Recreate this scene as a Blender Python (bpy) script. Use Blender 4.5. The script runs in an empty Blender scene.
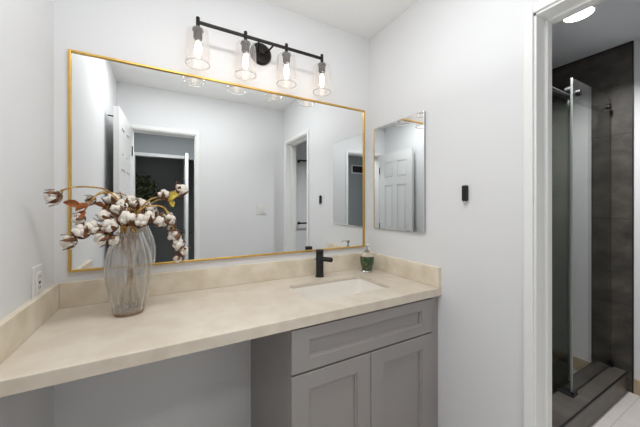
import bpy, bmesh, math, random
from mathutils import Vector, Matrix, noise
PI = math.pi
random.seed(7)
scene = bpy.context.scene
COL = scene.collection

# ------------------------------------------------------------------ camera, world, lights, exposure
cam_data = bpy.data.cameras.new('camera')
cam_data.sensor_width = 36.0
cam_data.lens = 276.54 / 640 * 36.0
cam_data.shift_x = 0.0036
cam_data.shift_y = -0.0113
cam_data.clip_start = 0.02
cam = bpy.data.objects.new('camera', cam_data)
COL.objects.link(cam)
CAM_Z = 1.288
cam.location = (0, 0, CAM_Z)
cam.rotation_euler = (PI / 2, 0, -0.4988)
scene.camera = cam

world = bpy.data.worlds.new('world')
scene.world = world
world.use_nodes = True
world.node_tree.nodes['Background'].inputs[0].default_value = (0.8, 0.9, 1.0, 1)
world.node_tree.nodes['Background'].inputs[1].default_value = 0.15

scene.view_settings.view_transform = 'Standard'
scene.view_settings.look = 'None'
scene.view_settings.gamma = 1.0
scene.view_settings.use_curve_mapping = False
scene.view_settings.exposure = 0.2


def area(name, loc, rot, sx, sy, power, color=(1, 1, 1), spread=180):
    l = bpy.data.lights.new(name, 'AREA')
    l.shape = 'RECTANGLE'
    l.size, l.size_y = sx, sy
    l.energy = power
    l.color = color
    o = bpy.data.objects.new(name, l)
    COL.objects.link(o)
    o.location = loc
    o.rotation_euler = rot
    l.spread = math.radians(spread)
    return o


BULB_STRENGTH = 6.0
DOWNLIGHT_STRENGTH = 14.0
area('added_ceiling_fill', (0.22, 0.60, 2.42), (0, 0, 0), 0.9, 0.30, 9.0, (0.965, 0.985, 1.0))  # added fill under the ceiling, without a fixture, brightens the vanity room
area('added_upward_fill', (0.44, 0.76, 1.80), (PI, 0, 0), 0.7, 0.4, 2.7, (0.965, 0.985, 1.0))  # added fill facing up, bounces off the ceiling to even out the walls
area('added_far_room_fill', (-0.2, -3.4, 2.42), (0, 0, 0), 0.4, 0.4, 0.8)  # added dim fill so the far room is less dark
area('added_low_fill', (0.70, -0.10, 0.40), (math.radians(97), 0, math.radians(14)), 0.7, 0.5, 0.9, (0.975, 0.99, 1.0))  # added unseen fill by the rear wall, lifts the lower walls
area('added_hall_fill', (0.0, -0.60, 2.42), (0, 0, 0), 0.5, 0.5, 18.0, (0.97, 0.99, 1.0))  # added unseen fill, lights the hall and the knee space through the doorway
area('shower_room_downlight', (2.145, 0.70, 2.415), (0, 0, 0), 0.12, 0.12, 13.5, (0.98, 0.99, 1.0), 135)

# ------------------------------------------------------------------ helpers


def lin(c):
    c = c / 255.0
    return c / 12.92 if c <= 0.04045 else ((c + 0.055) / 1.055) ** 2.4


def rgb(r, g, b):
    return (lin(r), lin(g), lin(b), 1.0)


def new_mat(name):
    m = bpy.data.materials.new(name)
    m.use_nodes = True
    nt = m.node_tree
    nt.nodes.clear()
    out = nt.nodes.new('ShaderNodeOutputMaterial')
    return m, nt, out


def pmat(name, col, rough=0.5, metal=0.0, spec=0.5, var=0.0, scale=8.0, col2=None, bump=0.0, bscale=60.0,
         detail=4.0, lo=0.35, hi=0.65, stretch=(1, 1, 1), coat=0.0):
    """Principled material with a noise colour variation and a fine noise bump."""
    m, nt, out = new_mat(name)
    b = nt.nodes.new('ShaderNodeBsdfPrincipled')
    nt.links.new(b.outputs[0], out.inputs[0])
    b.inputs['Roughness'].default_value = rough
    b.inputs['Metallic'].default_value = metal
    b.inputs['Specular IOR Level'].default_value = spec
    b.inputs['Coat Weight'].default_value = coat
    tc = nt.nodes.new('ShaderNodeTexCoord')
    mp = nt.nodes.new('ShaderNodeMapping')
    mp.inputs['Scale'].default_value = stretch
    nt.links.new(tc.outputs['Object'], mp.inputs[0])
    if col2 is None:
        col2 = tuple(max(0, min(1, v * (1 - var))) for v in col[:3]) + (1,)
    n = nt.nodes.new('ShaderNodeTexNoise')
    n.inputs['Scale'].default_value = scale
    n.inputs['Detail'].default_value = detail
    nt.links.new(mp.outputs[0], n.inputs['Vector'])
    r = nt.nodes.new('ShaderNodeValToRGB')
    r.color_ramp.elements[0].position = lo
    r.color_ramp.elements[1].position = hi
    r.color_ramp.elements[0].color = col2
    r.color_ramp.elements[1].color = col
    nt.links.new(n.outputs['Fac'], r.inputs[0])
    nt.links.new(r.outputs[0], b.inputs['Base Color'])
    if bump > 0:
        n2 = nt.nodes.new('ShaderNodeTexNoise')
        n2.inputs['Scale'].default_value = bscale
        n2.inputs['Detail'].default_value = 3
        nt.links.new(mp.outputs[0], n2.inputs['Vector'])
        bp = nt.nodes.new('ShaderNodeBump')
        bp.inputs['Strength'].default_value = bump
        bp.inputs['Distance'].default_value = 0.002
        nt.links.new(n2.outputs['Fac'], bp.inputs['Height'])
        nt.links.new(bp.outputs[0], b.inputs['Normal'])
    return m


def emit_mat(name, col, strength):
    m, nt, out = new_mat(name)
    e = nt.nodes.new('ShaderNodeEmission')
    e.inputs[0].default_value = col
    e.inputs[1].default_value = strength
    nt.links.new(e.outputs[0], out.inputs[0])
    return m


def mirror_mat(name, v):
    m, nt, out = new_mat(name)
    g = nt.nodes.new('ShaderNodeBsdfGlossy')
    g.inputs['Color'].default_value = v
    g.inputs['Roughness'].default_value = 0.0
    nt.links.new(g.outputs[0], out.inputs[0])
    return m


def glass_mat(name, tint, ior=1.45, haze=0.0, haze_col=(0.8, 0.8, 0.8, 1), rough=0.0, streak=False, gain=1.0):
    """thin clear glass: see-through, with a Fresnel reflection, and a diffuse haze for silvering or imitated glow"""
    m, nt, out = new_mat(name)
    t = nt.nodes.new('ShaderNodeBsdfTransparent')
    t.inputs[0].default_value = tint
    g = nt.nodes.new('ShaderNodeBsdfGlossy')
    g.inputs['Roughness'].default_value = rough
    g.inputs['Color'].default_value = (1, 1, 1, 1)
    fr = nt.nodes.new('ShaderNodeFresnel')
    geo = nt.nodes.new('ShaderNodeNewGeometry')      # both faces of a thin wall reflect alike
    io = nt.nodes.new('ShaderNodeMapRange')
    io.inputs[3].default_value = ior
    io.inputs[4].default_value = 1.0 / ior
    nt.links.new(geo.outputs['Backfacing'], io.inputs[0])
    nt.links.new(io.outputs[0], fr.inputs[0])
    last = t.outputs[0]
    if haze > 0:
        d = nt.nodes.new('ShaderNodeBsdfDiffuse')
        d.inputs[0].default_value = haze_col
        mx = nt.nodes.new('ShaderNodeMixShader')
        mx.inputs[0].default_value = haze
        if streak:
            tc = nt.nodes.new('ShaderNodeTexCoord')
            mp = nt.nodes.new('ShaderNodeMapping')
            mp.inputs['Scale'].default_value = (1, 1, 0.22)
            n = nt.nodes.new('ShaderNodeTexNoise')
            n.inputs['Scale'].default_value = 55
            n.inputs['Detail'].default_value = 5
            nt.links.new(tc.outputs['Object'], mp.inputs[0])
            nt.links.new(mp.outputs[0], n.inputs['Vector'])
            mr = nt.nodes.new('ShaderNodeMapRange')
            mr.inputs[1].default_value = 0.35
            mr.inputs[2].default_value = 0.7
            mr.inputs[3].default_value = haze * 0.45
            mr.inputs[4].default_value = min(1, haze * 1.7)
            nt.links.new(n.outputs['Fac'], mr.inputs[0])
            nt.links.new(mr.outputs[0], mx.inputs[0])
        nt.links.new(last, mx.inputs[1])
        nt.links.new(d.outputs[0], mx.inputs[2])
        last = mx.outputs[0]
    mix = nt.nodes.new('ShaderNodeMixShader')
    if gain != 1.0:
        mm = nt.nodes.new('ShaderNodeMath')
        mm.operation = 'MULTIPLY'
        mm.use_clamp = True
        mm.inputs[1].default_value = gain
        nt.links.new(fr.outputs[0], mm.inputs[0])
        nt.links.new(mm.outputs[0], mix.inputs[0])
    else:
        nt.links.new(fr.outputs[0], mix.inputs[0])
    nt.links.new(last, mix.inputs[1])
    nt.links.new(g.outputs[0], mix.inputs[2])
    nt.links.new(mix.outputs[0], out.inputs[0])
    return m


def tile_mat(name, c1, c2, grout, tw, th, rough=0.45, axes=('Y', 'Z')):
    """large slate tiles with grout lines; axes give the wall plane"""
    m, nt, out = new_mat(name)
    b = nt.nodes.new('ShaderNodeBsdfPrincipled')
    b.inputs['Roughness'].default_value = rough
    nt.links.new(b.outputs[0], out.inputs[0])
    tc = nt.nodes.new('ShaderNodeTexCoord')
    sep = nt.nodes.new('ShaderNodeSeparateXYZ')
    cmb = nt.nodes.new('ShaderNodeCombineXYZ')
    nt.links.new(tc.outputs['Object'], sep.inputs[0])
    nt.links.new(sep.outputs[axes[0]], cmb.inputs['X'])
    nt.links.new(sep.outputs[axes[1]], cmb.inputs['Y'])
    n = nt.nodes.new('ShaderNodeTexNoise')
    n.inputs['Scale'].default_value = 7
    n.inputs['Detail'].default_value = 8
    n.inputs['Roughness'].default_value = 0.65
    mp = nt.nodes.new('ShaderNodeMapping')
    mp.inputs['Scale'].default_value = (0.9, 1.1, 1)
    nt.links.new(cmb.outputs[0], mp.inputs[0])
    nt.links.new(mp.outputs[0], n.inputs['Vector'])
    r = nt.nodes.new('ShaderNodeValToRGB')
    r.color_ramp.elements[0].position = 0.3
    r.color_ramp.elements[1].position = 0.72
    r.color_ramp.elements[0].color = c1
    r.color_ramp.elements[1].color = c2
    nt.links.new(n.outputs['Fac'], r.inputs[0])
    br = nt.nodes.new('ShaderNodeTexBrick')
    br.offset = 0.5
    br.inputs['Scale'].default_value = 1.0
    br.inputs['Brick Width'].default_value = tw
    br.inputs['Row Height'].default_value = th
    br.inputs['Mortar Size'].default_value = 0.002
    br.inputs['Mortar'].default_value = grout
    nt.links.new(cmb.outputs[0], br.inputs['Vector'])
    nt.links.new(r.outputs[0], br.inputs['Color1'])
    nt.links.new(r.outputs[0], br.inputs['Color2'])
    nt.links.new(br.outputs['Color'], b.inputs['Base Color'])
    return m


def obj(name, bm, mat, parent=None, smooth=False, autosmooth=None):
    me = bpy.data.meshes.new(name)
    bmesh.ops.recalc_face_normals(bm, faces=bm.faces[:])
    bm.to_mesh(me)
    bm.free()
    if mat:
        me.materials.append(mat)
    if smooth:
        for p in me.polygons:
            p.use_smooth = True
    if autosmooth is not None:
        for p in me.polygons:
            p.use_smooth = True
        me.set_sharp_from_angle(angle=math.radians(autosmooth))
    o = bpy.data.objects.new(name, me)
    COL.objects.link(o)
    if parent:
        o.parent = parent
        o.matrix_parent_inverse = Matrix.Translation(-Vector(parent.location))
    return o


def thing(name, label, cat, loc, group=None):
    o = bpy.data.objects.new(name, None)
    o.empty_display_size = 0.05
    COL.objects.link(o)
    o.location = loc
    o['label'] = label
    o['category'] = cat
    if group:
        o['group'] = group
    return o


def tag(o, label, cat, group=None):
    o['label'] = label
    o['category'] = cat
    if group:
        o['group'] = group
    return o


def struct(name, bm, mat, parent=None, **k):
    o = obj(name, bm, mat, parent, **k)
    o['kind'] = 'structure'
    return o


def add_box(bm, x0, x1, y0, y1, z0, z1, bevel=0.0, seg=2):
    vs = [bm.verts.new((x, y, z)) for x in (x0, x1) for y in (y0, y1) for z in (z0, z1)]
    idx = [(0, 1, 3, 2), (4, 6, 7, 5), (0, 4, 5, 1), (2, 3, 7, 6), (0, 2, 6, 4), (1, 5, 7, 3)]
    fs = [bm.faces.new([vs[i] for i in q]) for q in idx]
    bmesh.ops.recalc_face_normals(bm, faces=fs)
    if bevel > 0:
        es = list({e for f in fs for e in f.edges})
        bmesh.ops.bevel(bm, geom=es, offset=bevel, segments=seg, profile=0.5, affect='EDGES')
    return bm


def box(*a, **k):
    return add_box(bmesh.new(), *a, **k)


def add_lathe(bm, prof, center=(0, 0, 0), axis='Z', seg=32, rib=0, ribamp=0.0, close=False):
    """revolve (radius, height) pairs"""
    rings = []
    C = Vector(center)
    for r, h in prof:
        ring = []
        for i in range(seg):
            a = 2 * PI * i / seg
            rr = r * (1 + ribamp * abs(math.cos(rib * a / 2))) if rib else r
            p = Vector((rr * math.cos(a), rr * math.sin(a), h))
            if axis == 'Y':
                p = Vector((p.x, p.z, -p.y))
            elif axis == 'X':
                p = Vector((p.z, p.x, p.y))
            ring.append(bm.verts.new(C + p))
        rings.append(ring)
    for a, b in zip(rings[:-1], rings[1:]):
        for i in range(seg):
            j = (i + 1) % seg
            bm.faces.new((a[i], a[j], b[j], b[i]))
    if close:
        for i in range(seg):
            j = (i + 1) % seg
            bm.faces.new((rings[-1][i], rings[-1][j], rings[0][j], rings[0][i]))
    else:
        if prof[0][0] > 1e-5:
            bm.faces.new(rings[0][::-1])
        if prof[-1][0] > 1e-5:
            bm.faces.new(rings[-1])
    bmesh.ops.remove_doubles(bm, verts=bm.verts[:], dist=1e-6)
    return bm


def lathe(prof, center=(0, 0, 0), axis='Z', **k):
    return add_lathe(bmesh.new(), prof, center, axis, **k)


def spline(pts, n=8):
    """Catmull-Rom through pts"""
    P = [Vector(p) for p in pts]
    P = [2 * P[0] - P[1]] + P + [2 * P[-1] - P[-2]]
    out = []
    for i in range(1, len(P) - 2):
        for k in range(n):
            t = k / n
            a, b, c, d = P[i - 1:i + 3]
            out.append(0.5 * ((2 * b) + (c - a) * t + (2 * a - 5 * b + 4 * c - d) * t * t + (3 * b - a - 3 * c + d) * t ** 3))
    out.append(P[-2])
    return out


def add_tube(bm, pts, r0, r1=None, seg=8):
    pts = [Vector(p) for p in pts]
    if r1 is None:
        r1 = r0
    rings = []
    up = None
    for i, p in enumerate(pts):
        t = (pts[min(i + 1, len(pts) - 1)] - pts[max(i - 1, 0)]).normalized()
        if up is None:
            up = t.orthogonal().normalized()
        up = (up - t * up.dot(t)).normalized()
        s = t.cross(up)
        r = r0 + (r1 - r0) * i / (len(pts) - 1)
        rings.append([bm.verts.new(p + r * (math.cos(2 * PI * k / seg) * up + math.sin(2 * PI * k / seg) * s)) for k in range(seg)])
    for a, b in zip(rings[:-1], rings[1:]):
        for k in range(seg):
            j = (k + 1) % seg
            bm.faces.new((a[k], a[j], b[j], b[k]))
    bm.faces.new(rings[0][::-1])
    bm.faces.new(rings[-1])
    return bm


def tube(pts, r0, r1=None, seg=8):
    return add_tube(bmesh.new(), pts, r0, r1, seg)


# ------------------------------------------------------------------ materials
M_wall = pmat('wall_paint', rgb(235, 235, 236), 0.6, var=0.012, scale=3, bump=0.05, bscale=180)
M_ceil = pmat('ceiling_paint', rgb(238, 238, 236), 0.7, var=0.01, scale=3)
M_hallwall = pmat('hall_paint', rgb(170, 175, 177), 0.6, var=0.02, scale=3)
M_bathceil = pmat('shower_room_ceiling_paint', rgb(232, 236, 240), 0.7, var=0.01, scale=3)
M_trim = pmat('trim_paint', rgb(246, 246, 244), 0.35, var=0.01, scale=4)
M_door = pmat('door_paint', rgb(238, 238, 237), 0.4, var=0.01, scale=4)
M_floor = tile_mat('floor_tile', rgb(200, 193, 187), rgb(214, 208, 202), rgb(180, 174, 168), 0.6, 0.3, 0.5, ('X', 'Y'))
M_counter = pmat('cream_stone', rgb(225, 214, 198), 0.28, col2=rgb(217, 204, 186), scale=13, detail=9, lo=0.38, hi=0.6,
                 stretch=(1, 1, 1))
M_splash = pmat('cream_stone_splash', rgb(240, 229, 210), 0.3, col2=rgb(224, 210, 187), scale=11, detail=9, lo=0.36, hi=0.62)
M_cab = pmat('grey_cabinet_paint', rgb(156, 151, 148), 0.36, var=0.03, scale=5)
M_gold = pmat('brushed_gold', rgb(222, 178, 92), 0.32, metal=0.75, var=0.08, scale=40)
M_mirror = mirror_mat('silvered_mirror', (0.87, 0.885, 0.885, 1))
M_mirror_med = mirror_mat('silvered_cabinet_mirror', (0.73, 0.742, 0.745, 1))
M_medside = pmat('aluminium_side', rgb(150, 152, 154), 0.35, metal=0.6, var=0.03)
M_black = pmat('matte_black_metal', rgb(22, 21, 21), 0.45, metal=0.0, var=0.1, scale=30)
M_bronze = pmat('dark_bronze_metal', rgb(34, 28, 26), 0.4, metal=0.5, var=0.15, scale=30)
M_socket = pmat('aged_socket_metal', rgb(56, 44, 37), 0.4, metal=0.6, var=0.15, scale=30)
M_chrome = pmat('chrome', rgb(178, 176, 174), 0.15, metal=1.0, var=0.02)
M_shade = glass_mat('clear_shade_glass', (0.992, 0.985, 0.982, 1), 1.35, haze=0.05, haze_col=(0.98, 0.95, 0.93, 1))  # white haze mixed into the clear glass imitates glow from the bulbs
M_rim = glass_mat('thick_rim_glass', (0.98, 0.98, 0.98, 1), 1.45, haze=0.3, haze_col=(0.97, 0.96, 0.95, 1))  # heavier white haze in the rim stands in for its bulb-lit brightness
M_bulbglass = glass_mat('clear_bulb_glass', (0.98, 0.96, 0.92, 1), 1.3)
M_fil = emit_mat('glowing_filament', (1.0, 0.84, 0.66, 1), BULB_STRENGTH)
M_ceramic = pmat('white_ceramic', rgb(246, 240, 231), 0.15, var=0.01)
M_plastic = pmat('white_plastic', rgb(236, 235, 232), 0.35, var=0.01)
M_slot = pmat('dark_slot', rgb(50, 48, 46), 0.5, var=0.05)
M_vase = glass_mat('silvered_ribbed_glass', (0.88, 0.87, 0.855, 1), 1.4, haze=0.13, haze_col=(0.86, 0.85, 0.84, 1), rough=0.01, streak=True, gain=3.2)
M_vbase = pmat('amber_glass_base', rgb(150, 124, 88), 0.12, col2=rgb(112, 80, 48), scale=40, coat=0.6)
M_cotton = pmat('cotton_fibre', rgb(240, 231, 219), 0.95, spec=0.1, var=0.10, scale=60, bump=0.6, bscale=260)
M_husk = pmat('brown_husk', rgb(146, 104, 74), 0.7, spec=0.2, col2=rgb(84, 56, 40), scale=50)
M_leaf = pmat('dry_brown_leaf', rgb(168, 100, 56), 0.7, spec=0.2, col2=rgb(124, 68, 40), scale=45)
M_yleaf = pmat('dry_yellow_leaf', rgb(226, 204, 104), 0.7, spec=0.2, col2=rgb(196, 164, 70), scale=45)
M_stem = pmat('dry_yellow_stem', rgb(216, 178, 102), 0.7, spec=0.2, col2=rgb(158, 116, 62), scale=60, lo=0.4, hi=0.6)
M_green = pmat('green_marbled_glass', rgb(34, 66, 38), 0.14, col2=rgb(92, 104, 62), scale=55, detail=6, lo=0.36, hi=0.52, coat=0.6)
M_amberglass = pmat('brown_clear_glass', rgb(196, 184, 160), 0.1, var=0.2, scale=40, coat=0.5)
M_tile = tile_mat('slate_wall_tile', rgb(42, 39, 36), rgb(94, 88, 81), rgb(40, 37, 35), 1.2, 0.6, 0.5, ('Y', 'Z'))
M_tileb = tile_mat('slate_back_tile', rgb(42, 39, 36), rgb(94, 88, 81), rgb(40, 37, 35), 1.2, 0.6, 0.5, ('X', 'Z'))
M_tilec = tile_mat('slate_curb_tile', rgb(66, 61, 57), rgb(104, 98, 92), rgb(44, 41, 38), 1.2, 0.6, 0.4, ('X', 'Z'))
M_tilef = tile_mat('slate_floor_tile', rgb(58, 53, 49), rgb(96, 90, 84), rgb(50, 48, 46), 0.3, 0.3, 0.5, ('X', 'Y'))
M_edge = pmat('black_edge_trim', rgb(26, 25, 24), 0.4, var=0.05)
M_beige = pmat('beige_base_tile', rgb(196, 178, 150), 0.4, col2=rgb(176, 158, 130), scale=14)
M_pane = glass_mat('shower_glass', (0.80, 0.83, 0.80, 1), 1.52, gain=1.35)
M_pane_fixed = glass_mat('fixed_shower_glass', (0.82, 0.84, 0.80, 1), 1.5, gain=0.7)
M_lightdisc = emit_mat('downlight_lens', (1.0, 0.985, 0.96, 1), DOWNLIGHT_STRENGTH)
M_pot = pmat('dark_planter', rgb(52, 50, 48), 0.6, var=0.1)
M_plant = pmat('olive_leaf', rgb(92, 100, 62), 0.6, col2=rgb(60, 70, 44), scale=14)
M_trunk = pmat('brown_trunk', rgb(86, 66, 48), 0.8, var=0.3, scale=30)
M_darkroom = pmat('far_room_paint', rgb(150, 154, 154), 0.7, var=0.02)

# ------------------------------------------------------------------ room shell
XL, XR, YB, YR, ZC = -0.4025, 1.2224, 1.495, -0.12, 2.43
MIR_Y = 1.4897
WT = 0.12                                   # wall thickness
XB0, XT = XR + WT, 2.83                     # shower room, from door wall to far wall
DY0, DY1, DZ = -0.034, 0.528, 2.016         # doorway to the shower room
RX0, RX1, RZ = -0.292, 0.262, 2.02          # rear doorway

struct('floor', box(-1.9, XT + 0.12, -4.2, 1.75, -0.06, 0.0), M_floor)
struct('ceiling', box(-1.9, XB0 - 0.06, -4.2, 1.75, ZC, ZC + 0.06), M_ceil)
struct('ceiling_shower_room', box(XB0 - 0.06, XT + 0.12, -4.2, 1.75, ZC, ZC + 0.06), M_bathceil)
struct('wall_back', box(XL - WT, XR + WT / 2, YB, YB + WT, 0, ZC), M_wall)
struct('wall_left', box(XL - WT, XL, YR - WT, YB, 0, ZC), M_wall)
bm = bmesh.new()
add_box(bm, XR, XB0, DY1, YB, 0, ZC)
add_box(bm, XR, XB0, YR - WT, DY0, 0, ZC)
add_box(bm, XR, XB0, DY0, DY1, DZ, ZC)
struct('wall_right', bm, M_wall)
bm = bmesh.new()
add_box(bm, XL, RX0, YR - WT, YR, 0, ZC)
add_box(bm, RX1, XR, YR - WT, YR, 0, ZC)
add_box(bm, RX0, RX1, YR - WT, YR, RZ, ZC)
struct('wall_rear', bm, M_wall)


# doorway casings: jamb lining with a stop, and the face casing on the vanity side
def casing_right():
    bm = bmesh.new()
    w, t = 0.032, 0.012
    x0, x1 = XR - t, XR
    add_box(bm, x0, x1, DY1, DY1 + w, 0, DZ + w, 0.004)
    add_box(bm, x0, x1, DY0 - w, DY0, 0, DZ + w, 0.004)
    add_box(bm, x0, x1, DY0, DY1, DZ, DZ + w, 0.004)
    # lining
    add_box(bm, XR - 0.002, XB0 + 0.002, DY1 - 0.008, DY1 + 0.001, 0, DZ)
    add_box(bm, XR - 0.002, XB0 + 0.002, DY0 - 0.001, DY0 + 0.008, 0, DZ)
    add_box(bm, XR - 0.002, XB0 + 0.002, DY0, DY1, DZ - 0.008, DZ + 0.001)
    # stop
    s0, s1 = XR + 0.062, XR + 0.096
    add_box(bm, s0, s1, DY1 - 0.018, DY1 - 0.007, 0, DZ - 0.007, 0.002)
    add_box(bm, s0, s1, DY0 + 0.007, DY0 + 0.018, 0, DZ - 0.007, 0.002)
    add_box(bm, s0, s1, DY0 + 0.018, DY1 - 0.018, DZ - 0.018, DZ - 0.007, 0.002)
    return bm


struct('trim_1', casing_right(), M_trim)


def casing_rear():
    bm = bmesh.new()
    w, t = 0.034, 0.012
    add_box(bm, RX0 - w, RX0, YR, YR + t, 0, RZ + w, 0.004)
    add_box(bm, RX1, RX1 + w, YR, YR + t, 0, RZ + w, 0.004)
    add_box(bm, RX0, RX1, YR, YR + t, RZ, RZ + w, 0.004)
    add_box(bm, RX0 - 0.001, RX0 + 0.008, YR - WT - 0.002, YR + 0.002, 0, RZ)
    add_box(bm, RX1 - 0.008, RX1 + 0.001, YR - WT - 0.002, YR + 0.002, 0, RZ)
    add_box(bm, RX0, RX1, YR - WT - 0.002, YR + 0.002, RZ - 0.008, RZ + 0.001)
    return bm


struct('trim_2', casing_rear(), M_trim)

# ---- shower room beyond the right doorway
YSB = 1.62           # shower back wall
YBW = -0.45          # shower-room rear wall
TE = 0.632           # where the tile on the far wall ends
CY0, CY1, CZ = 0.657, 0.80, 0.137
struct('wall_shower_far', box(XT - 0.012, XT + 0.1, TE + 0.006, YSB, 0, ZC - 0.012), M_tile)
struct('wall_bathroom_far', box(XT, XT + 0.1, YBW, TE, 0, ZC), M_wall)
struct('trim_3', box(XT - 0.014, XT + 0.05, TE, TE + 0.006, 0, ZC - 0.012), M_edge)
struct('trim_4', box(XT - 0.012, XT + 0.1, TE, YSB, ZC - 0.012, ZC), M_edge)
struct('wall_shower_back', box(XB0, XT + 0.1, YSB, YSB + 0.1, 0, ZC), M_tileb)
struct('wall_shower_near', box(XB0, XB0 + 0.012, CY0, YSB, 0, ZC), M_tile)
struct('wall_bathroom_rear', box(XB0, XT + 0.1, YBW - 0.1, YBW, 0, ZC), M_wall)
struct('baseboard_far', box(XT - 0.012, XT, YBW, TE, 0, 0.10, 0.003), M_beige)
struct('baseboard_rear', box(XB0, XT - 0.012, YBW, YBW + 0.012, 0, 0.10, 0.003), M_beige)
bm = bmesh.new()
add_box(bm, XB0 + 0.012, XT - 0.012, CY0, CY1, 0, CZ, 0.004, 2)
o = struct('trim_5', bm, M_tilec)
struct('trim_6', box(XB0 + 0.012, XT - 0.012, CY0 - 0.004, CY0 + 0.006, CZ - 0.008, CZ + 0.0015), M_edge)
struct('floor_shower', box(XB0 + 0.012, XT - 0.012, CY1, YSB, 0, 0.03), M_tilef)

# ---- hall behind the rear doorway, and the dark room beyond it
HX0, HX1, HY = -1.75, XR, -1.84
bm = bmesh.new()
O1, O2, PO = -0.41, 0.235, 0.275
add_box(bm, HX0, O1, HY - 0.1, HY, 0, ZC)
add_box(bm, O1, 0.62, HY - 0.1, HY, 2.03, ZC)
add_box(bm, 0.62, HX1, HY - 0.1, HY, 0, ZC)
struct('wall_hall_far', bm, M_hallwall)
bm = bmesh.new()
add_box(bm, O1 - 0.05, O1, HY, HY + 0.014, 0, 2.08, 0.004)
add_box(bm, O2, PO, HY - 0.1, HY + 0.014, 0, 2.03, 0.004)
add_box(bm, O1, PO, HY, HY + 0.014, 2.03, 2.08, 0.004)
struct('trim_7', bm, M_trim)
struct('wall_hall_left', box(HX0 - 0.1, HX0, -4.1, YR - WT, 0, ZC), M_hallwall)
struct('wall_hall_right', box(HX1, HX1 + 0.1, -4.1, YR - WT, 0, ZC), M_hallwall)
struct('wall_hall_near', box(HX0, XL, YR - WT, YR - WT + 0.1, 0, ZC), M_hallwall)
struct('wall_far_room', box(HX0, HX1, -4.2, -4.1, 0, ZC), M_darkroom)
struct('trim_8', box(HX0, HX1, HY, HY + 0.03, ZC - 0.07, ZC, 0.006), M_trim)

# ------------------------------------------------------------------ countertop with sink cut-out
CT, CTH, SLAB = 0.876, 0.039, 0.014
YF = 0.9306
S = dict(x0=0.547, x1=1.008, y0=1.060, y1=1.330)      # sink opening


def rrect(x0, x1, y0, y1, r, n=6):
    pts = []
    for cx, cy, a0 in ((x1 - r, y1 - r, 0), (x0 + r, y1 - r, 90), (x0 + r, y0 + r, 180), (x1 - r, y0 + r, 270)):
        for k in range(n + 1):
            a = math.radians(a0 + 90 * k / n)
            pts.append((cx + r * math.cos(a), cy + r * math.sin(a)))
    return pts


def counter_mesh():
    bm = bmesh.new()
    inner = rrect(S['x0'], S['x1'], S['y0'], S['y1'], 0.025)
    outer = [(XL + 0.0, YF), (XR, YF), (XR, YB), (XL, YB)]
    for z in (CT, CT - SLAB):
        vo = [bm.verts.new((x, y, z)) for x, y in outer]
        vi = [bm.verts.new((x, y, z)) for x, y in inner]
        eo = [bm.edges.new((vo[i], vo[(i + 1) % 4])) for i in range(4)]
        ei = [bm.edges.new((vi[i], vi[(i + 1) % len(vi)])) for i in range(len(vi))]
        bmesh.ops.triangle_fill(bm, use_beauty=True, use_dissolve=False, edges=eo + ei)
        if z == CT:
            top = (vo, vi)
        else:
            bot = (vo, vi)
    for a, b in zip(top, bot):
        n = len(a)
        for i in range(n):
            j = (i + 1) % n
            bm.faces.new((a[i], a[j], b[j], b[i]))
    bmesh.ops.recalc_face_normals(bm, faces=bm.faces[:])
    es = [e for e in bm.edges if abs(e.verts[0].co.y - YF) < 1e-5 and abs(e.verts[1].co.y - YF) < 1e-5 and
          abs(e.verts[0].co.z - CT) < 1e-5 and abs(e.verts[1].co.z - CT) < 1e-5]
    bmesh.ops.bevel(bm, geom=es, offset=0.003, segments=2, affect='EDGES', profile=0.5)
    return bm


t = thing('countertop', 'long cream stone vanity countertop with low splash running wall to wall', 'countertop', ((XL + XR) / 2, YF, CT - CTH))
slab = obj('slab', counter_mesh(), M_counter, t)
obj('front_apron', box(XL, XR, YF, YF + 0.02, CT - CTH, CT - SLAB), M_counter, t)
BS = 0.1013
sb = 0.022
obj('backsplash', box(XL + sb, XR - sb, YB - sb, YB, CT, CT + BS, 0.002), M_splash, t)
obj('side_splash', box(XL, XL + sb, YF + 0.002, YB, CT, CT + BS, 0.002), M_splash, t)
obj('side_splash', box(XR - sb, XR, YF + 0.002, YB, CT, CT + BS, 0.002), M_splash, t)


# undermount basin
def basin_mesh():
    bm = bmesh.new()
    levels = [(-0.012, CT - SLAB - 0.0005, 0.03), (-0.006, CT - SLAB - 0.0005, 0.028), (0.0, CT - SLAB - 0.004, 0.028), (0.006, CT - 0.075, 0.04),
              (0.022, CT - 0.135, 0.06), (0.05, CT - 0.152, 0.07), (0.11, CT - 0.158, 0.02)]
    rings = []
    for ins, z, r in levels:
        rings.append([bm.verts.new((x, y, z)) for x, y in rrect(S['x0'] + ins, S['x1'] - ins, S['y0'] + ins, S['y1'] - ins, r)])
    for a, b in zip(rings[:-1], rings[1:]):
        n = len(a)
        for i in range(n):
            j = (i + 1) % n
            bm.faces.new((a[i], a[j], b[j], b[i]))
    bm.faces.new(rings[-1])
    return bm


sx, sy = (S['x0'] + S['x1']) / 2, (S['y0'] + S['y1']) / 2
t = thing('sink', 'white rectangular undermount sink in the cream countertop', 'sink', (sx, sy, CT - 0.17))
o = obj('basin', basin_mesh(), M_ceramic, t, autosmooth=50)
sm = o.modifiers.new('thickness', 'SOLIDIFY')
sm.thickness = 0.008
sm.offset = -1
o = obj('drain', lathe([(0.0, -0.002), (0.022, -0.002), (0.024, 0.001), (0.017, 0.003), (0.0, 0.003)], (sx, sy, CT - 0.157)), M_black, t, autosmooth=40)

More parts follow.
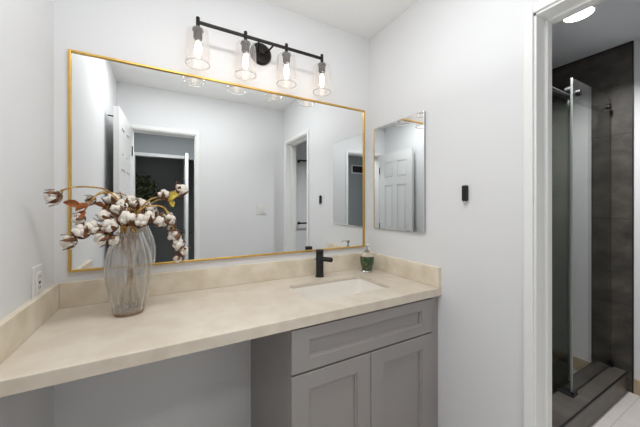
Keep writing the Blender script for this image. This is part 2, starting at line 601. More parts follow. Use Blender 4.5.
# ------------------------------------------------------------------ vanity cabinet
KX, KY = 0.40, 0.94
t = thing('vanity_cabinet', 'grey shaker vanity cabinet with one drawer front above two doors', 'cabinet', ((KX + XR) / 2, (KY + YB) / 2, 0))
bm = bmesh.new()
zt = CT - CTH - 0.0005
add_box(bm, KX, KX + 0.018, KY + 0.02, YB - 0.001, 0.0, zt)                 # side
add_box(bm, XR - 0.04, XR - 0.022, KY + 0.02, YB - 0.001, 0.0, zt)
add_box(bm, KX + 0.018, XR - 0.04, KY + 0.08, KY + 0.095, 0.0, 0.09)          # toe kick
add_box(bm, KX + 0.018, XR - 0.04, KY + 0.02, YB - 0.001, 0.09, 0.108)        # bottom
add_box(bm, KX + 0.018, XR - 0.04, KY + 0.02, KY + 0.038, zt - 0.03, zt)      # rails
add_box(bm, KX + 0.018, XR - 0.04, KY + 0.02, KY + 0.038, 0.64, 0.67)
add_box(bm, 0.76, 0.79, KY + 0.02, KY + 0.038, 0.108, 0.64)
add_box(bm, KX + 0.018, XR - 0.04, YB - 0.012, YB - 0.001, 0.108, 0.64)       # back
obj('body', bm, M_cab, t)
obj('filler_strip', box(1.168, XR - 0.001, KY + 0.012, KY + 0.03, 0.0, zt), M_cab, t)


def shaker(x0, x1, z0, z1, sw, rw):
    """front with a recessed panel and a stepped, chamfered moulding"""
    bm = bmesh.new()
    yf = KY
    yb = KY + 0.019
    prof = [(0.0, yb), (0.0, yf + 0.0015), (0.0015, yf), (1.0, yf), (1.0 + 0.0025, yf + 0.006), (1.0 + 0.009, yf + 0.0065),
            (1.0 + 0.0105, yf + 0.0135)]
    rings = []
    for p, y in prof:
        if p < 0.5:
            a = b = p
        else:
            a = sw + (p - 1.0)
            b = rw + (p - 1.0)
        rings.append([bm.verts.new(q) for q in ((x0 + a, y, z0 + b), (x1 - a, y, z0 + b), (x1 - a, y, z1 - b), (x0 + a, y, z1 - b))])
    for a, b in zip(rings[:-1], rings[1:]):
        for i in range(4):
            j = (i + 1) % 4
            bm.faces.new((a[i], a[j], b[j], b[i]))
    bm.faces.new(rings[-1])
    bm.faces.new(rings[0][::-1])
    return bm


obj('drawer_front', shaker(KX + 0.003, 1.163, 0.662, 0.827, 0.072, 0.046), M_cab, t)
obj('door', shaker(KX + 0.003, 0.7735, 0.105, 0.655, 0.07, 0.064), M_cab, t)
obj('door', shaker(0.7765, 1.163, 0.105, 0.655, 0.07, 0.064), M_cab, t)

# ------------------------------------------------------------------ wall mirror with thin gold frame
MX0, MX1, MZ0, MZ1 = -0.356, 1.170, 1.0163, 1.9325
t = thing('wall_mirror', 'wide gold-framed rectangular mirror above the countertop', 'mirror', ((MX0 + MX1) / 2, YB, MZ0))
fw = 0.0085
bm = bmesh.new()
fy0, fy1 = 1.481, YB
add_box(bm, MX0, MX0 + fw, fy0, fy1, MZ0, MZ1, 0.0015)
add_box(bm, MX1 - fw, MX1, fy0, fy1, MZ0, MZ1, 0.0015)
add_box(bm, MX0 + fw, MX1 - fw, fy0, fy1, MZ0, MZ0 + fw, 0.0015)
add_box(bm, MX0 + fw, MX1 - fw, fy0, fy1, MZ1 - fw, MZ1, 0.0015)
obj('frame', bm, M_gold, t)
obj('glass', box(MX0 + fw, MX1 - fw, MIR_Y, YB - 0.001, MZ0 + fw, MZ1 - fw), M_mirror, t)

# ------------------------------------------------------------------ mirrored medicine cabinet on the right wall
AY0, AY1, AZ0, AZ1 = 1.028, 1.4376, 1.288 - 0.1432, 1.288 + 0.5125
t = thing('medicine_cabinet', 'frameless mirrored medicine cabinet on the right wall beside the gold mirror', 'mirror cabinet',
          (XR, (AY0 + AY1) / 2, AZ0))
ax = XR - 0.0155
obj('body', box(ax + 0.005, XR, AY0 + 0.002, AY1 - 0.002, AZ0 + 0.002, AZ1 - 0.002), M_medside, t)
bm = bmesh.new()
e = 0.0015
q0 = [bm.verts.new(p) for p in ((ax + 0.005, AY0, AZ0), (ax + 0.005, AY1, AZ0), (ax + 0.005, AY1, AZ1), (ax + 0.005, AY0, AZ1))]
q1 = [bm.verts.new(p) for p in ((ax + 0.0008, AY0, AZ0), (ax + 0.0008, AY1, AZ0), (ax + 0.0008, AY1, AZ1), (ax + 0.0008, AY0, AZ1))]
q2 = [bm.verts.new(p) for p in ((ax, AY0 + e, AZ0 + e), (ax, AY1 - e, AZ0 + e), (ax, AY1 - e, AZ1 - e), (ax, AY0 + e, AZ1 - e))]
for a, b in ((q0, q1), (q1, q2)):
    for i in range(4):
        j = (i + 1) % 4
        bm.faces.new((a[i], a[j], b[j], b[i]))
bm.faces.new(q2)
bm.faces.new(q0[::-1])
obj('mirror_door', bm, M_mirror_med, t)

# ------------------------------------------------------------------ vanity light bar with four glass shades
BY, BZ = 1.388, 2.139
LX = [0.1253, 0.3450, 0.5645, 0.7838]
pcx = 0.4546
t = thing('vanity_light', 'dark bronze four-light bar with clear glass shades above the gold mirror', 'wall light', (pcx, YB, 2.13))
obj('backplate', lathe([(0.0, 0.0), (0.060, 0.0), (0.060, -0.008), (0.052, -0.018), (0.030, -0.022), (0.014, -0.024), (0.012, -0.034), (0.0, -0.034)],
                       (pcx, YB, 2.128), 'Y', seg=40), M_bronze, t, autosmooth=40)
for sgn in (-1, 1):
    obj('arm', tube(spline([(pcx + sgn * 0.020, YB - 0.020, 2.128), (pcx + sgn * 0.030, 1.44, 2.132), (pcx + sgn * 0.040, BY + 0.004, BZ)], 6), 0.005),
        M_bronze, t, smooth=True)
obj('bar', box(LX[0] - 0.006, LX[3] + 0.006, BY - 0.006, BY + 0.006, BZ - 0.0065, BZ + 0.0065, 0.0015), M_bronze, t)
for x in LX:
    obj('stub', lathe([(0.0, 0.023), (0.0075, 0.023), (0.0085, 0.020), (0.0085, -0.022), (0.012, -0.025), (0.024, -0.034), (0.025, -0.0395), (0.0, -0.0395)],
                      (x, BY, BZ), seg=24), M_bronze, t, autosmooth=40)
    # shade: open-bottom cylinder with rounded shoulder, 2.5 mm thick
    R, zt_, zb_ = 0.054, BZ - 0.040, 1.944
    outp = [(0.017, zt_), (0.042, zt_), (0.047, zt_ - 0.004), (0.049, zt_ - 0.012), (R - 0.001, zt_ - 0.05), (R, zb_ + 0.05), (R - 0.002, zb_)]
    gs = obj('glass_shade', lathe(outp + [(r - 0.0025, z + (0.0 if i == 0 else -0.002)) for i, (r, z) in enumerate(outp[::-1])], (x, BY, 0), seg=40, close=True),
        M_shade, t, autosmooth=50)
    obj('rim', lathe([(R - 0.006, zb_ - 0.001), (R - 0.001, zb_ - 0.002), (R + 0.001, zb_ + 0.002), (R - 0.001, zb_ + 0.005), (R - 0.005, zb_ + 0.004)],
                     (x, BY, 0), seg=40, close=True), M_rim, gs, smooth=True)
    sk = obj('socket', lathe([(0.0, BZ - 0.0395), (0.017, BZ - 0.0395), (0.0195, BZ - 0.045), (0.0195, BZ - 0.074), (0.016, BZ - 0.079), (0.0, BZ - 0.079)], (x, BY, 0), seg=24),
             M_socket, t, autosmooth=40)
    bz = BZ - 0.079
    bl = obj('bulb', lathe([(0.012, bz), (0.013, bz - 0.012), (0.018, bz - 0.028), (0.0195, bz - 0.055), (0.0175, bz - 0.078), (0.010, bz - 0.093), (0.0, bz - 0.098)],
                           (x, BY, 0), seg=24), M_bulbglass, t, smooth=True)
    obj('filament', lathe([(0.0, bz - 0.008), (0.007, bz - 0.011), (0.0125, bz - 0.028), (0.0140, bz - 0.062), (0.009, bz - 0.084), (0.0, bz - 0.090)],
                          (x, BY, 0), seg=16), M_fil, bl, smooth=True)

# ------------------------------------------------------------------ faucet
FX, FY = 0.786, 1.418
t = thing('faucet', 'matte black cylindrical single-hole faucet behind the white sink', 'faucet', (FX, FY, CT))
obj('body', lathe([(0.0, 0.0), (0.026, 0.0), (0.026, 0.003), (0.0225, 0.005), (0.0225, 0.128), (0.0222, 0.1285), (0.0222, 0.1305), (0.0225, 0.131),
                   (0.0225, 0.156), (0.0215, 0.158), (0.0, 0.158)], (FX, FY, CT), seg=36), M_black, t, autosmooth=35)
sp = obj('spout', lathe([(0.0, 0.0), (0.0135, 0.0), (0.0135, -0.078), (0.0125, -0.080), (0.0095, -0.080), (0.0095, -0.074), (0.0, -0.074)],
                   (0, 0, 0), 'Y', seg=28), M_black, t, autosmooth=35)
for v in sp.data.vertices:
    v.co = Matrix.Rotation(math.radians(32), 3, 'Z') @ v.co + Vector((FX, FY, CT + 0.105))
obj('pull_rod', tube([(FX - 0.018, FY + 0.004, CT + 0.103), (FX - 0.031, FY + 0.008, CT + 0.103)], 0.005, seg=12), M_chrome, t, smooth=True)

# ------------------------------------------------------------------ soap dispenser
PX, PY = 1.110, 1.386
t = thing('soap_dispenser', 'small green marbled soap dispenser with chrome pump in the corner by the sink', 'soap dispenser', (PX, PY, CT))
obj('bottle', lathe([(0.0, 0.010), (0.029, 0.010), (0.033, 0.018), (0.042, 0.060), (0.045, 0.088), (0.044, 0.098), (0.0, 0.0985)], (PX, PY, CT), seg=36),
    M_green, t, smooth=False, autosmooth=50)
obj('base', lathe([(0.0, 0.0), (0.035, 0.0), (0.036, 0.004), (0.031, 0.010), (0.0, 0.010)], (PX, PY, CT), seg=36), M_chrome, t, autosmooth=40)
obj('shoulder', lathe([(0.0, 0.0985), (0.0445, 0.0985), (0.043, 0.105), (0.032, 0.116), (0.016, 0.123), (0.0, 0.123)], (PX, PY, CT), seg=36), M_amberglass, t, autosmooth=60)
pp = obj('pump', lathe([(0.0, 0.123), (0.016, 0.123), (0.016, 0.133), (0.012, 0.136), (0.005, 0.138), (0.005, 0.156), (0.010, 0.158), (0.011, 0.172), (0.008, 0.176), (0.0, 0.176)],
                       (PX, PY, CT), seg=24), M_chrome, t, autosmooth=40)
obj('nozzle', tube(spline([(PX, PY, CT + 0.169), (PX - 0.018, PY - 0.022, CT + 0.170), (PX - 0.029, PY - 0.036, CT + 0.162)], 6), 0.0042, 0.003), M_chrome, pp, smooth=True)

# ------------------------------------------------------------------ outlet, switch, wall hook
t = thing('wall_outlet', 'white electrical outlet on the left wall above the side splash', 'outlet', (XL, 1.322, 1.02))
obj('cover_plate', box(XL, XL + 0.006, 1.284, 1.360, 0.962, 1.080, 0.0025), M_plastic, t)
dv = obj('receptacle', box(XL + 0.004, XL + 0.009, 1.3045, 1.3395, 0.986, 1.056, 0.0015), M_plastic, t)
for zc in (1.003, 1.040):
    for yy in (1.3155, 1.3285):
        obj('slot', box(XL + 0.0085, XL + 0.0094, yy - 0.0012, yy + 0.0012, zc - 0.004, zc + 0.004), M_slot, dv)
obj('test_button', box(XL + 0.0085, XL + 0.0105, 1.316, 1.328, 1.0165, 1.0255, 0.0006), M_slot, dv)

t = thing('light_switch', 'white two-gang rocker switch on the rear wall, seen in the mirror', 'light switch', (0.955, YR, 1.25))
obj('cover_plate', box(0.897, 1.013, YR, YR + 0.006, 1.193, 1.307, 0.0025), M_plastic, t)
for xc in (0.932, 0.978):
    obj('rocker', box(xc - 0.016, xc + 0.016, YR + 0.005, YR + 0.012, 1.217, 1.283, 0.002), M_plastic, t)

HYc = 0.800
t = thing('wall_hook', 'small black wall hook with a wire loop on the bare right wall', 'wall hook', (XR, HYc, 1.30))
obj('holder', box(XR - 0.016, XR, HYc - 0.0135, HYc + 0.0135, 1.312, 1.385, 0.005, 3), M_black, t)
obj('wire_loop', tube(spline([(XR - 0.010, HYc - 0.004, 1.314), (XR - 0.013, HYc - 0.007, 1.304), (XR - 0.014, HYc, 1.296), (XR - 0.013, HYc + 0.007, 1.304),
                              (XR - 0.010, HYc + 0.004, 1.314)], 5), 0.0017, seg=8), M_chrome, t, smooth=True)


# ------------------------------------------------------------------ vanity room door (open, behind the camera, seen in the mirrors)
def panel_door(W, Hh, T, handle_side=None):
    """six-panel door leaf in local coords: hinge edge x=0, width along +x, thickness along y (0..T)"""
    bm = bmesh.new()
    sw = W * 0.17
    mw = W * 0.14
    pw = (W - 2 * sw - mw) / 2
    rows = [(0.22, 0.82), (0.98, 1.58), (1.68, 1.90)]
    add_box(bm, 0, W, 0.011, T - 0.011, 0.008, Hh)
    for y0, y1 in ((0, 0.012), (T - 0.012, T)):
        for x0, x1 in ((0, sw), (sw + pw, sw + pw + mw), (W - sw, W)):
            add_box(bm, x0, x1, y0, y1, 0.008, Hh)
        zs = [0.008] + [z for r in rows for z in r] + [Hh]
        for k in range(0, len(zs), 2):
            for x0 in (sw, sw + pw + mw):
                add_box(bm, x0, x0 + pw, y0, y1, zs[k], zs[k + 1])
        # raised fields
        for z0, z1 in rows:
            for x0 in (sw, sw + pw + mw):
                g = 0.016
                if y0 == 0:
                    add_box(bm, x0 + g, x0 + pw - g, 0.002, 0.013, z0 + g, z1 - g, 0.009, 1)
                else:
                    add_box(bm, x0 + g, x0 + pw - g, T - 0.013, T - 0.002, z0 + g, z1 - g, 0.009, 1)
    return bm


def place(o, loc, rz):
    for v in o.data.vertices:
        v.co = Matrix.Rotation(rz, 3, 'Z') @ v.co + Vector(loc)


DH = Vector((-0.288, -0.100, 0))
DF = Vector((-0.312, 0.470, 0))
dirv = DF - DH
t = thing('panel_door', 'white six-panel door swung open along the left wall, seen in the mirrors', 'door', tuple(DH))
ang = math.atan2(dirv.y, dirv.x)
bm = panel_door(dirv.length, 2.03, 0.035)
for v in bm.verts:
    v.co = Matrix.Rotation(ang, 3, 'Z') @ v.co + DH
lf = obj('leaf', bm, M_door, t)
side = Vector((-dirv.y, dirv.x, 0)).normalized()


def along(s, off, z):
    return DH + dirv.normalized() * s + side * off + Vector((0, 0, z))


for zz in (0.25, 1.0, 1.80):
    obj('hinge', tube([along(-0.004, -0.004, zz - 0.045), along(-0.004, -0.004, zz + 0.045)], 0.005, seg=10), M_black, t)
for sg, off in ((-1, -0.0), (1, 0.035)):
    lv = bmesh.new()
    a = along(dirv.length - 0.06, off, 0.95)
    add_tube(lv, [a, a + side * sg * 0.030], 0.006, seg=10)
    add_tube(lv, [a, a + side * sg * 0.006], 0.024, seg=20)
    add_tube(lv, [a + side * sg * 0.030 + dirv.normalized() * 0.006, a + side * sg * 0.032 - dirv.normalized() * 0.10], 0.006, seg=10)
    obj('lever_handle', lv, M_black, t)
# robe hook on the wall-side face
hk = bmesh.new()
a = along(dirv.length - 0.05, 0.035, 1.965)
add_tube(hk, [a, a + side * 0.004], 0.014, seg=16)
add_tube(hk, [a, a + side * 0.045 + Vector((0, 0, 0.004))], 0.005, seg=10)
obj('robe_hook', hk, M_black, t)

# hall door leaf, edge on in the mirror
bm = panel_door(0.60, 2.02, 0.036)
h0 = Vector((0.268, HY + 0.02, 0))
for v in bm.verts:
    v.co = Matrix.Rotation(math.radians(91), 3, 'Z') @ v.co + h0
t = thing('panel_door', 'white hall door standing edge-on beyond the rear doorway in the mirror', 'door', tuple(h0))
obj('leaf', bm, M_door, t)
for sg, xx in ((1, h0.x), (-1, h0.x - 0.046)):
    lv = bmesh.new()
    a = Vector((xx, h0.y + 0.54, 0.92))
    add_tube(lv, [a, a + Vector((sg * 0.045, 0, 0))], 0.007, seg=10)
    add_tube(lv, [a, a + Vector((sg * 0.006, 0, 0))], 0.026, seg=18)
    add_tube(lv, [a + Vector((sg * 0.045, 0.008, 0)), a + Vector((sg * 0.046, -0.10, 0))], 0.007, seg=10)
    obj('lever_handle', lv, M_black, t)

# hall wall vent
vx, vz = -1.20, 2.08
t = thing('wall_vent', 'slatted air vent high on the hall wall, seen in the doubled reflection', 'vent', (vx, HY, vz - 0.09))
bm = bmesh.new()
add_box(bm, vx - 0.17, vx + 0.17, HY, HY + 0.01, vz + 0.07, vz + 0.09)
add_box(bm, vx - 0.17, vx + 0.17, HY, HY + 0.01, vz - 0.09, vz - 0.07)
add_box(bm, vx - 0.17, vx - 0.15, HY, HY + 0.01, vz - 0.07, vz + 0.07)
add_box(bm, vx + 0.15, vx + 0.17, HY, HY + 0.01, vz - 0.07, vz + 0.07)
obj('frame', bm, M_trim, t)
bm = bmesh.new()
add_box(bm, vx - 0.15, vx + 0.15, HY, HY + 0.002, vz - 0.07, vz + 0.07)
for k in range(7):
    z = vz - 0.06 + k * 0.02
    add_box(bm, vx - 0.15, vx + 0.15, HY + 0.002, HY + 0.008, z - 0.002, z + 0.002)
obj('grille', bm, M_slot, t)

# potted tree in the far dark room
tx, ty = -0.43, -2.75
t = thing('potted_tree', 'round-headed potted tree in the dark far room, seen in the mirror', 'plant', (tx, ty, 0))
obj('planter', lathe([(0.0, 0.0), (0.13, 0.0), (0.18, 0.34), (0.165, 0.34), (0.15, 0.30), (0.0, 0.30)], (tx, ty, 0), seg=28), M_pot, t, autosmooth=40)
obj('trunk', tube(spline([(tx, ty, 0.28), (tx + 0.02, ty, 0.8), (tx - 0.01, ty + 0.01, 1.25), (tx, ty, 1.55)], 6), 0.020, 0.010), M_trunk, t, smooth=True)
bm = bmesh.new()
for k in range(520):
    d = Vector((random.gauss(0, 1), random.gauss(0, 1), random.gauss(0, 1))).normalized()
    p = Vector((tx, ty, 1.58)) + Vector((d.x * 0.30, d.y * 0.30, d.z * 0.30)) * (random.random() ** 0.4)
    n = (d + Vector((random.uniform(-.7, .7), random.uniform(-.7, .7), random.uniform(-.7, .7)))).normalized()
    a = n.orthogonal().normalized()
    b = n.cross(a)
    L, W2 = 0.05, 0.018
    q = [p - a * L, p + b * W2 + n * 0.006, p + a * L, p - b * W2 + n * 0.006]
    bm.faces.new([bm.verts.new(v) for v in q])
obj('foliage', bm, M_plant, t)

# ------------------------------------------------------------------ shower room things
# downlight on the ceiling
t = thing('recessed_downlight', 'round white ceiling downlight beyond the right doorway', 'ceiling light', (2.145, 0.70, ZC))
obj('trim_ring', lathe([(0.066, 0.0), (0.080, 0.0), (0.080, -0.004), (0.072, -0.008), (0.066, -0.006)], (2.145, 0.70, ZC), seg=40, close=True), M_plastic, t, autosmooth=40)
obj('lens', lathe([(0.0, -0.001), (0.0665, -0.001), (0.0665, -0.005), (0.0, -0.007)], (2.145, 0.70, ZC), seg=40), M_lightdisc, t)

GY = 0.744
RZ_ = 1.985
t = thing('shower_rail', 'black top rail of the sliding shower door', 'shower rail', (2.0, GY + 0.045, RZ_))
obj('tube', tube([(XB0 + 0.013, GY + 0.040, RZ_), (XT - 0.013, GY + 0.040, RZ_)], 0.016, seg=16), M_black, t, smooth=True)
for x in (XB0 + 0.013, XT - 0.013):
    s_ = 1 if x < 2 else -1
    obj('end_flange', tube([(x, GY + 0.040, RZ_), (x + s_ * 0.02, GY + 0.040, RZ_)], 0.022, seg=20), M_black, t)

t = thing('sliding_shower_door', 'clear glass sliding shower door panel hung in front of the black rail', 'shower door', (2.5, GY, CZ))
obj('glass_panel', box(2.18, XT - 0.02, GY - 0.005, GY + 0.005, CZ + 0.012, 2.075, 0.001, 1), M_pane, t)
M_glassedge = pmat('polished_glass_edge', rgb(176, 182, 178), 0.35, var=0.03)
obj('edge_seal', box(2.175, 2.180, GY - 0.0055, GY + 0.0055, CZ + 0.012, 2.075, 0.002), M_glassedge, t)
for x in (2.262, 2.76):
    kb = bmesh.new()
    add_tube(kb, [(x, GY - 0.016, RZ_ + 0.012), (x, GY + 0.005, RZ_ + 0.012)], 0.019, seg=24)
    obj('hanger_knob', kb, M_black, t)
    rb = bmesh.new()
    add_tube(rb, [(x, GY + 0.006, RZ_ + 0.012), (x, GY + 0.024, RZ_ + 0.012)], 0.010, seg=16)
    add_tube(rb, [(x, GY + 0.024, RZ_ + 0.041), (x, GY + 0.056, RZ_ + 0.041)], 0.026, seg=24)
    add_box(rb, x - 0.012, x + 0.012, GY + 0.020, GY + 0.026, RZ_, RZ_ + 0.05)
    obj('roller', rb, M_black, t)

t = thing('fixed_shower_panel', 'clear fixed glass shower panel behind the sliding door', 'shower panel', (1.7, GY + 0.075, CZ))
obj('glass_panel', box(XB0 + 0.014, 2.32, GY + 0.058, GY + 0.066, CZ + 0.004, 2.02, 0.001, 1), M_pane_fixed, t)
obj('edge_strip', box(2.32, 2.326, GY + 0.057, GY + 0.067, CZ + 0.004, 2.02), M_glassedge, t)
for x in (1.55, 2.08):
    kb = bmesh.new()
    add_tube(kb, [(x, GY + 0.053, RZ_), (x, GY + 0.090, RZ_)], 0.020, seg=20)
    obj('rail_clamp', kb, M_black, t)
t = thing('door_guide', 'black floor guide block on the curb at the leading edge of the glass door', 'door guide', (2.17, GY, CZ))
obj('block', box(2.14, 2.21, GY - 0.022, GY + 0.060, CZ, CZ + 0.009, 0.003), M_black, t)
obj('fin', box(2.15, 2.20, GY - 0.019, GY - 0.008, CZ + 0.008, CZ + 0.026, 0.002), M_black, t)
tag(obj('door_bumper', box(XT - 0.045, XT - 0.013, GY - 0.020, GY - 0.006, CZ + 0.002, CZ + 0.035, 0.003), M_black),
    'small black stop block at the far end of the shower curb', 'door stop')


# towel bars on the shower-room rear wall, seen through the doorway in the mirror
def towel_bar(name, label, x0, x1, z, dep, cat, grp=None):
    t = thing(name, label, cat, ((x0 + x1) / 2, YBW, z), grp)
    obj('bar', tube([(x0, YBW + dep, z), (x1, YBW + dep, z)], 0.011, seg=12), M_black, t, smooth=True)
    for x in (x0 + 0.02, x1 - 0.02):
        bk = bmesh.new()
        add_tube(bk, [(x, YBW, z), (x, YBW + dep, z)], 0.010, seg=12)
        add_tube(bk, [(x, YBW, z), (x, YBW + 0.012, z)], 0.020, seg=20)
        obj('bracket', bk, M_black, t)


towel_bar('towel_bar', 'upper black towel bar in the shower room, reflected in the mirror', 1.555, 2.15, 1.90, 0.07, 'towel bar', 'black towel bars in the mirror')
towel_bar('towel_bar', 'lower black towel bar in the shower room, reflected in the mirror', 1.555, 2.15, 1.06, 0.07, 'towel bar', 'black towel bars in the mirror')

# ------------------------------------------------------------------ vase
VX, VY = -0.129, 1.290
VH = 0.312


def vase_r(z):
    ks = [(0, 0.053), (0.03, 0.059), (0.08, 0.070), (0.14, 0.0795), (0.19, 0.0805), (0.24, 0.072), (0.28, 0.058), (0.305, 0.048), (0.312, 0.047)]
    for (a, ra), (b, rb_) in zip(ks[:-1], ks[1:]):
        if a <= z <= b:
            u = (z - a) / (b - a)
            u = u * u * (3 - 2 * u) * 0.35 + u * 0.65
            return ra + (rb_ - ra) * u
    return ks[-1][1]


t = thing('vase', 'ribbed silvery glass vase full of cotton stems on the countertop', 'vase', (VX, VY, CT))
prof = [(vase_r(z) * 0.965, z) for z in [0.012 + (VH - 0.012) * k / 30 for k in range(31)]]
inner = [(r - 0.003, max(z, 0.012)) for r, z in prof[::-1]]
bm = bmesh.new()
rings = []
SEG = 96
NR = 12
for r, z in prof + inner:
    ring = []
    for i in range(SEG):
        a = 2 * PI * i / SEG
        rr = r * (0.93 + 0.075 * abs(math.sin(NR * a / 2)))
        ring.append(bm.verts.new((VX + rr * math.cos(a), VY + rr * math.sin(a), CT + z)))
    rings.append(ring)
for a, b in zip(rings[:-1], rings[1:]):
    for i in range(SEG):
        j = (i + 1) % SEG
        bm.faces.new((a[i], a[j], b[j], b[i]))
obj('glass_body', bm, M_vase, t, autosmooth=35)
obj('glass_foot', lathe([(0.0, 0.0), (0.046, 0.0), (0.050, 0.005), (0.051, 0.0125), (0.050, 0.024), (0.046, 0.028), (0.0, 0.029)], (VX, VY, CT), seg=48), M_vbase, t, autosmooth=40)


# ------------------------------------------------------------------ cotton stems in the vase
V = Vector


def cotton_bm(c, r, up, rs):
    """five fluffy locks packed round an axis, one mesh"""
    bm = bmesh.new()
    up = up.normalized()
    a = up.orthogonal().normalized()
    b = up.cross(a)
    lobes = [(up * 0.42 * r, 0.62 * r)]
    ph = rs.random() * 6.28
    for k in range(5):
        th = ph + 2 * PI * k / 5
        lobes.append(((a * math.cos(th) + b * math.sin(th)) * r * rs.uniform(0.50, 0.66) + up * r * rs.uniform(-0.12, 0.30), r * rs.uniform(0.42, 0.60)))
    for d, rr in lobes:
        m = bmesh.ops.create_icosphere(bm, subdivisions=2, radius=rr, matrix=Matrix.Translation(c + d))
        off = Vector((rs.random() * 9, rs.random() * 9, rs.random() * 9))
        for v in m['verts']:
            n = (v.co - c - d).normalized()
            v.co += n * rr * (0.42 * noise.noise(v.co * 75 + off) + 0.30 * noise.noise(v.co * 170 + off))
    return bm


def husk_bm(c, r, up, rs, n=5, spread=1.0):
    """dry pointed bracts cupping the boll from below, each with thickness"""
    bm = bmesh.new()
    up = up.normalized()
    a = up.orthogonal().normalized()
    b = up.cross(a)
    ph = rs.random() * 6.28
    for k in range(n):
        th = ph + 2 * PI * k / n
        d = a * math.cos(th) + b * math.sin(th)
        s = up.cross(d)
        rows = [(-1.00, 0.10, 0.10), (-0.78, 0.55, 0.26), (-0.35, 0.98, 0.32), (0.12, 1.14 * spread, 0.26), (0.42, 1.18 * spread, 0.13), (0.42 + 0.5 * rs.random(), 1.22 * spread, 0.03)]
        prev = None
        for h, o_, w in rows:
            p = c + up * h * r + d * o_ * r
            ring = [bm.verts.new(p + s * w * r), bm.verts.new(p + d * 0.07 * r), bm.verts.new(p - s * w * r), bm.verts.new(p - d * 0.05 * r)]
            if prev:
                for i in range(4):
                    j = (i + 1) % 4
                    bm.faces.new((prev[i], prev[j], ring[j], ring[i]))
            else:
                bm.faces.new(ring)
            prev = ring
        bm.faces.new(prev[::-1])
    return bm


def leaf_bm(p, d, L, W, up=Vector((0, 0, 1))):
    bm = bmesh.new()
    d = d.normalized()
    s = d.cross(up).normalized()
    n = s.cross(d)
    prev = None
    for k in range(7):
        u = k / 6
        w = W * math.sin(PI * min(0.98, 0.06 + 0.94 * u)) ** 0.8 * 0.5 + 0.0006
        c = p + d * L * u + n * (0.18 * L * math.sin(PI * u * 0.9))
        ring = [bm.verts.new(c + s * w + n * w * 0.5), bm.verts.new(c + n * 0.0008), bm.verts.new(c - s * w + n * w * 0.5), bm.verts.new(c - n * 0.0012)]
        if prev:
            for i in range(4):
                j = (i + 1) % 4
                bm.faces.new((prev[i], prev[j], ring[j], ring[i]))
        else:
            bm.faces.new(ring)
        prev = ring
    bm.faces.new(prev[::-1])
    return bm


_c, _s = math.cos(0.4988), math.sin(0.4988)


def P(u, v, y):
    """world point at depth y that the photograph shows at (u, v): used once, to read positions off the photograph"""
    r = (u - 317.68) / 276.54
    z = (206.28 - v) / 276.54
    d = Vector((r * _c + _s, -r * _s + _c, z))
    return d * (y / d.y) + Vector((0, 0, CAM_Z))


def cotton_stem(label, foot, path, bolls, leaves=(), seed=0):
    """foot: angle of the stem's foot in the vase; path: points after the neck; bolls: (point, radius, toward)"""
    rs = random.Random(seed)
    f = Vector((VX + 0.034 * math.cos(foot), VY + 0.034 * math.sin(foot), CT + 0.028))
    nk = Vector((VX - 0.026 * math.cos(foot + 0.3), VY - 0.026 * math.sin(foot + 0.3), CT + VH - 0.005))
    t = thing('cotton_stem', label, 'flower stem', tuple(f), 'cotton stems in the vase')
    pts = spline([f, f.lerp(nk, 0.5) + Vector((0.004, 0, 0)), nk] + list(path), 8)
    bm = tube(pts, 0.0036, 0.0026, seg=8)
    for p, r, upv in bolls:
        base = p - upv.normalized() * r * 0.95
        near = min(pts, key=lambda q: (q - base).length)
        if (near - base).length > 0.006:
            mid = near.lerp(base, 0.5) - upv.normalized() * 0.006
            add_tube(bm, spline([near, mid, base], 5), 0.0022, 0.0018, seg=7)
    obj('stalk', bm, M_stem, t, smooth=True)
    for p, r, upv in bolls:
        upv = V((upv.x + 0.2 * rs.uniform(-1, 1), upv.y * 0.4, upv.z + 0.25))
        b_ = obj('cotton_boll', cotton_bm(p, r, upv, rs), M_cotton, t, smooth=True)
        obj('husk', husk_bm(p, r, upv, rs), M_husk, b_)
    for p, d, L, W, m in leaves:
        obj('dry_leaf', leaf_bm(p, d, L, W, V((0.15, -0.9, 0.4))), m, t)
    return t


cotton_stem('cotton stem arching over to one boll near the left wall', 0.2,
            [P(122, 208, 1.26), P(108, 191, 1.25), P(90, 187, 1.245), P(72, 187.5, 1.24), P(60, 191, 1.235)],
            [(P(53.5, 197, 1.235), 0.0235, V((-0.8, -0.2, -0.5)))], seed=1)
cotton_stem('cotton stem drooping low left with bolls in a row below the brown leaves', 0.9,
            [P(122, 218, 1.235), P(108, 224, 1.21), P(92, 229, 1.20), P(76, 238, 1.195)],
            [(P(69, 242, 1.19), 0.022, V((-0.9, -0.2, -0.35))), (P(82, 232, 1.20), 0.025, V((-0.3, -0.6, 0.5))),
             (P(93, 228, 1.20), 0.024, V((0.1, -0.7, 0.5)))], seed=2)
cotton_stem('cotton stem carrying the two reddish brown dry leaves on the left', 1.7,
            [P(124, 208, 1.29), P(104, 192, 1.30), P(92, 200, 1.29), P(84, 211, 1.28)],
            [(P(79, 219, 1.275), 0.020, V((-0.5, -0.4, -0.5)))],
            [(P(81, 207, 1.28), V((-0.9, -0.15, 0.30)), 0.050, 0.026, M_leaf), (P(84, 211, 1.28), V((-0.35, -0.3, -0.8)), 0.040, 0.022, M_leaf),
             (P(88, 204, 1.285), V((-0.6, -0.4, -0.5)), 0.045, 0.022, M_leaf)], seed=3)
cotton_stem('cotton stem with bolls spilling over the left rim of the vase', 2.5,
            [P(120, 222, 1.22), P(112, 228, 1.19), P(106, 236, 1.18)],
            [(P(102, 238, 1.175), 0.022, V((-0.5, -0.5, -0.5))), (P(110, 226, 1.18), 0.025, V((-0.3, -0.8, 0.2))),
             (P(113, 240, 1.19), 0.019, V((0.2, -0.6, -0.7))),
             (P(104, 216, 1.22), 0.021, V((-0.6, -0.6, 0.4)))], seed=4)
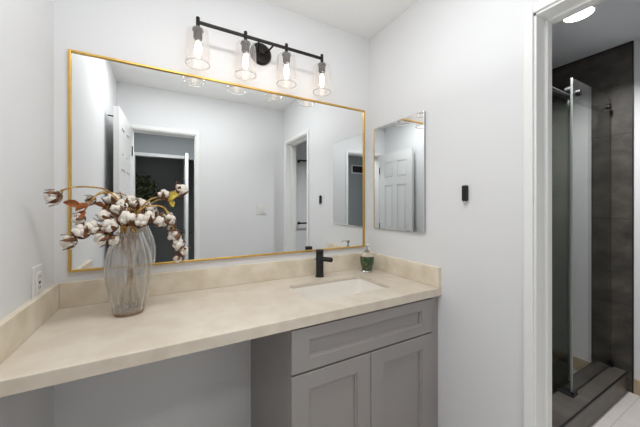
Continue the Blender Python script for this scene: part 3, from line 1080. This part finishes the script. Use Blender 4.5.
cotton_stem('short cotton stem massed at the front centre of the bouquet', 3.4,
            [P(128, 222, 1.22), P(130, 216, 1.20)],
            [(P(127, 219, 1.19), 0.028, V((-0.2, -0.9, 0.3))), (P(139, 221, 1.20), 0.027, V((0.3, -0.9, 0.2))),
             (P(117, 211, 1.22), 0.025, V((-0.5, -0.5, 0.6)))], seed=5)
cotton_stem('upright cotton stem topping the middle of the bouquet', 4.2,
            [P(130, 215, 1.29), P(128, 207, 1.30)],
            [(P(113, 200, 1.30), 0.026, V((-0.5, -0.1, 0.8))), (P(130, 202, 1.31), 0.025, V((0.1, -0.2, 0.9))),
             (P(141, 205, 1.33), 0.024, V((0.4, -0.1, 0.8))),
             (P(121, 205, 1.25), 0.020, V((-0.2, -0.7, 0.6))), (P(149, 210, 1.30), 0.020, V((0.5, -0.4, 0.6)))], seed=6)
cotton_stem('cotton stem reaching right with two high bolls and a yellow leaf', 5.0,
            [P(138, 212, 1.29), P(148, 201, 1.28), P(158, 197, 1.27), P(172, 194, 1.26)],
            [(P(164, 194.5, 1.265), 0.0215, V((0.1, -0.3, 0.9))), (P(181, 190, 1.255), 0.025, V((0.7, -0.2, 0.6)))],
            [(P(168, 199, 1.26), V((0.6, -0.2, 0.35)), 0.050, 0.030, M_yleaf), (P(171, 201, 1.262), V((0.2, -0.4, -0.7)), 0.030, 0.018, M_yleaf)], seed=7)
cotton_stem('cotton stem running level to the right with a row of bolls', 5.6,
            [P(140, 218, 1.24), P(150, 221, 1.23), P(160, 218, 1.22), P(168, 219, 1.215)],
            [(P(149, 217, 1.225), 0.023, V((0.1, -0.7, 0.6))), (P(160, 222, 1.22), 0.022, V((0.2, -0.8, -0.1))),
             (P(170, 220, 1.21), 0.021, V((0.7, -0.5, 0.1)))], seed=8)
cotton_stem('cotton stem bending down on the right with bolls hanging beside the vase', 6.1,
            [P(138, 212, 1.27), P(150, 206, 1.26), P(164, 208, 1.25), P(171, 222, 1.24), P(176, 236, 1.24), P(180, 248, 1.24)],
            [(P(174, 235, 1.235), 0.023, V((-0.5, -0.4, -0.5))), (P(178, 244, 1.235), 0.023, V((0.1, -0.8, -0.4))),
             (P(183, 251, 1.235), 0.020, V((0.6, -0.3, -0.6))), (P(178, 258, 1.24), 0.017, V((-0.3, -0.2, -0.9)))], seed=9)
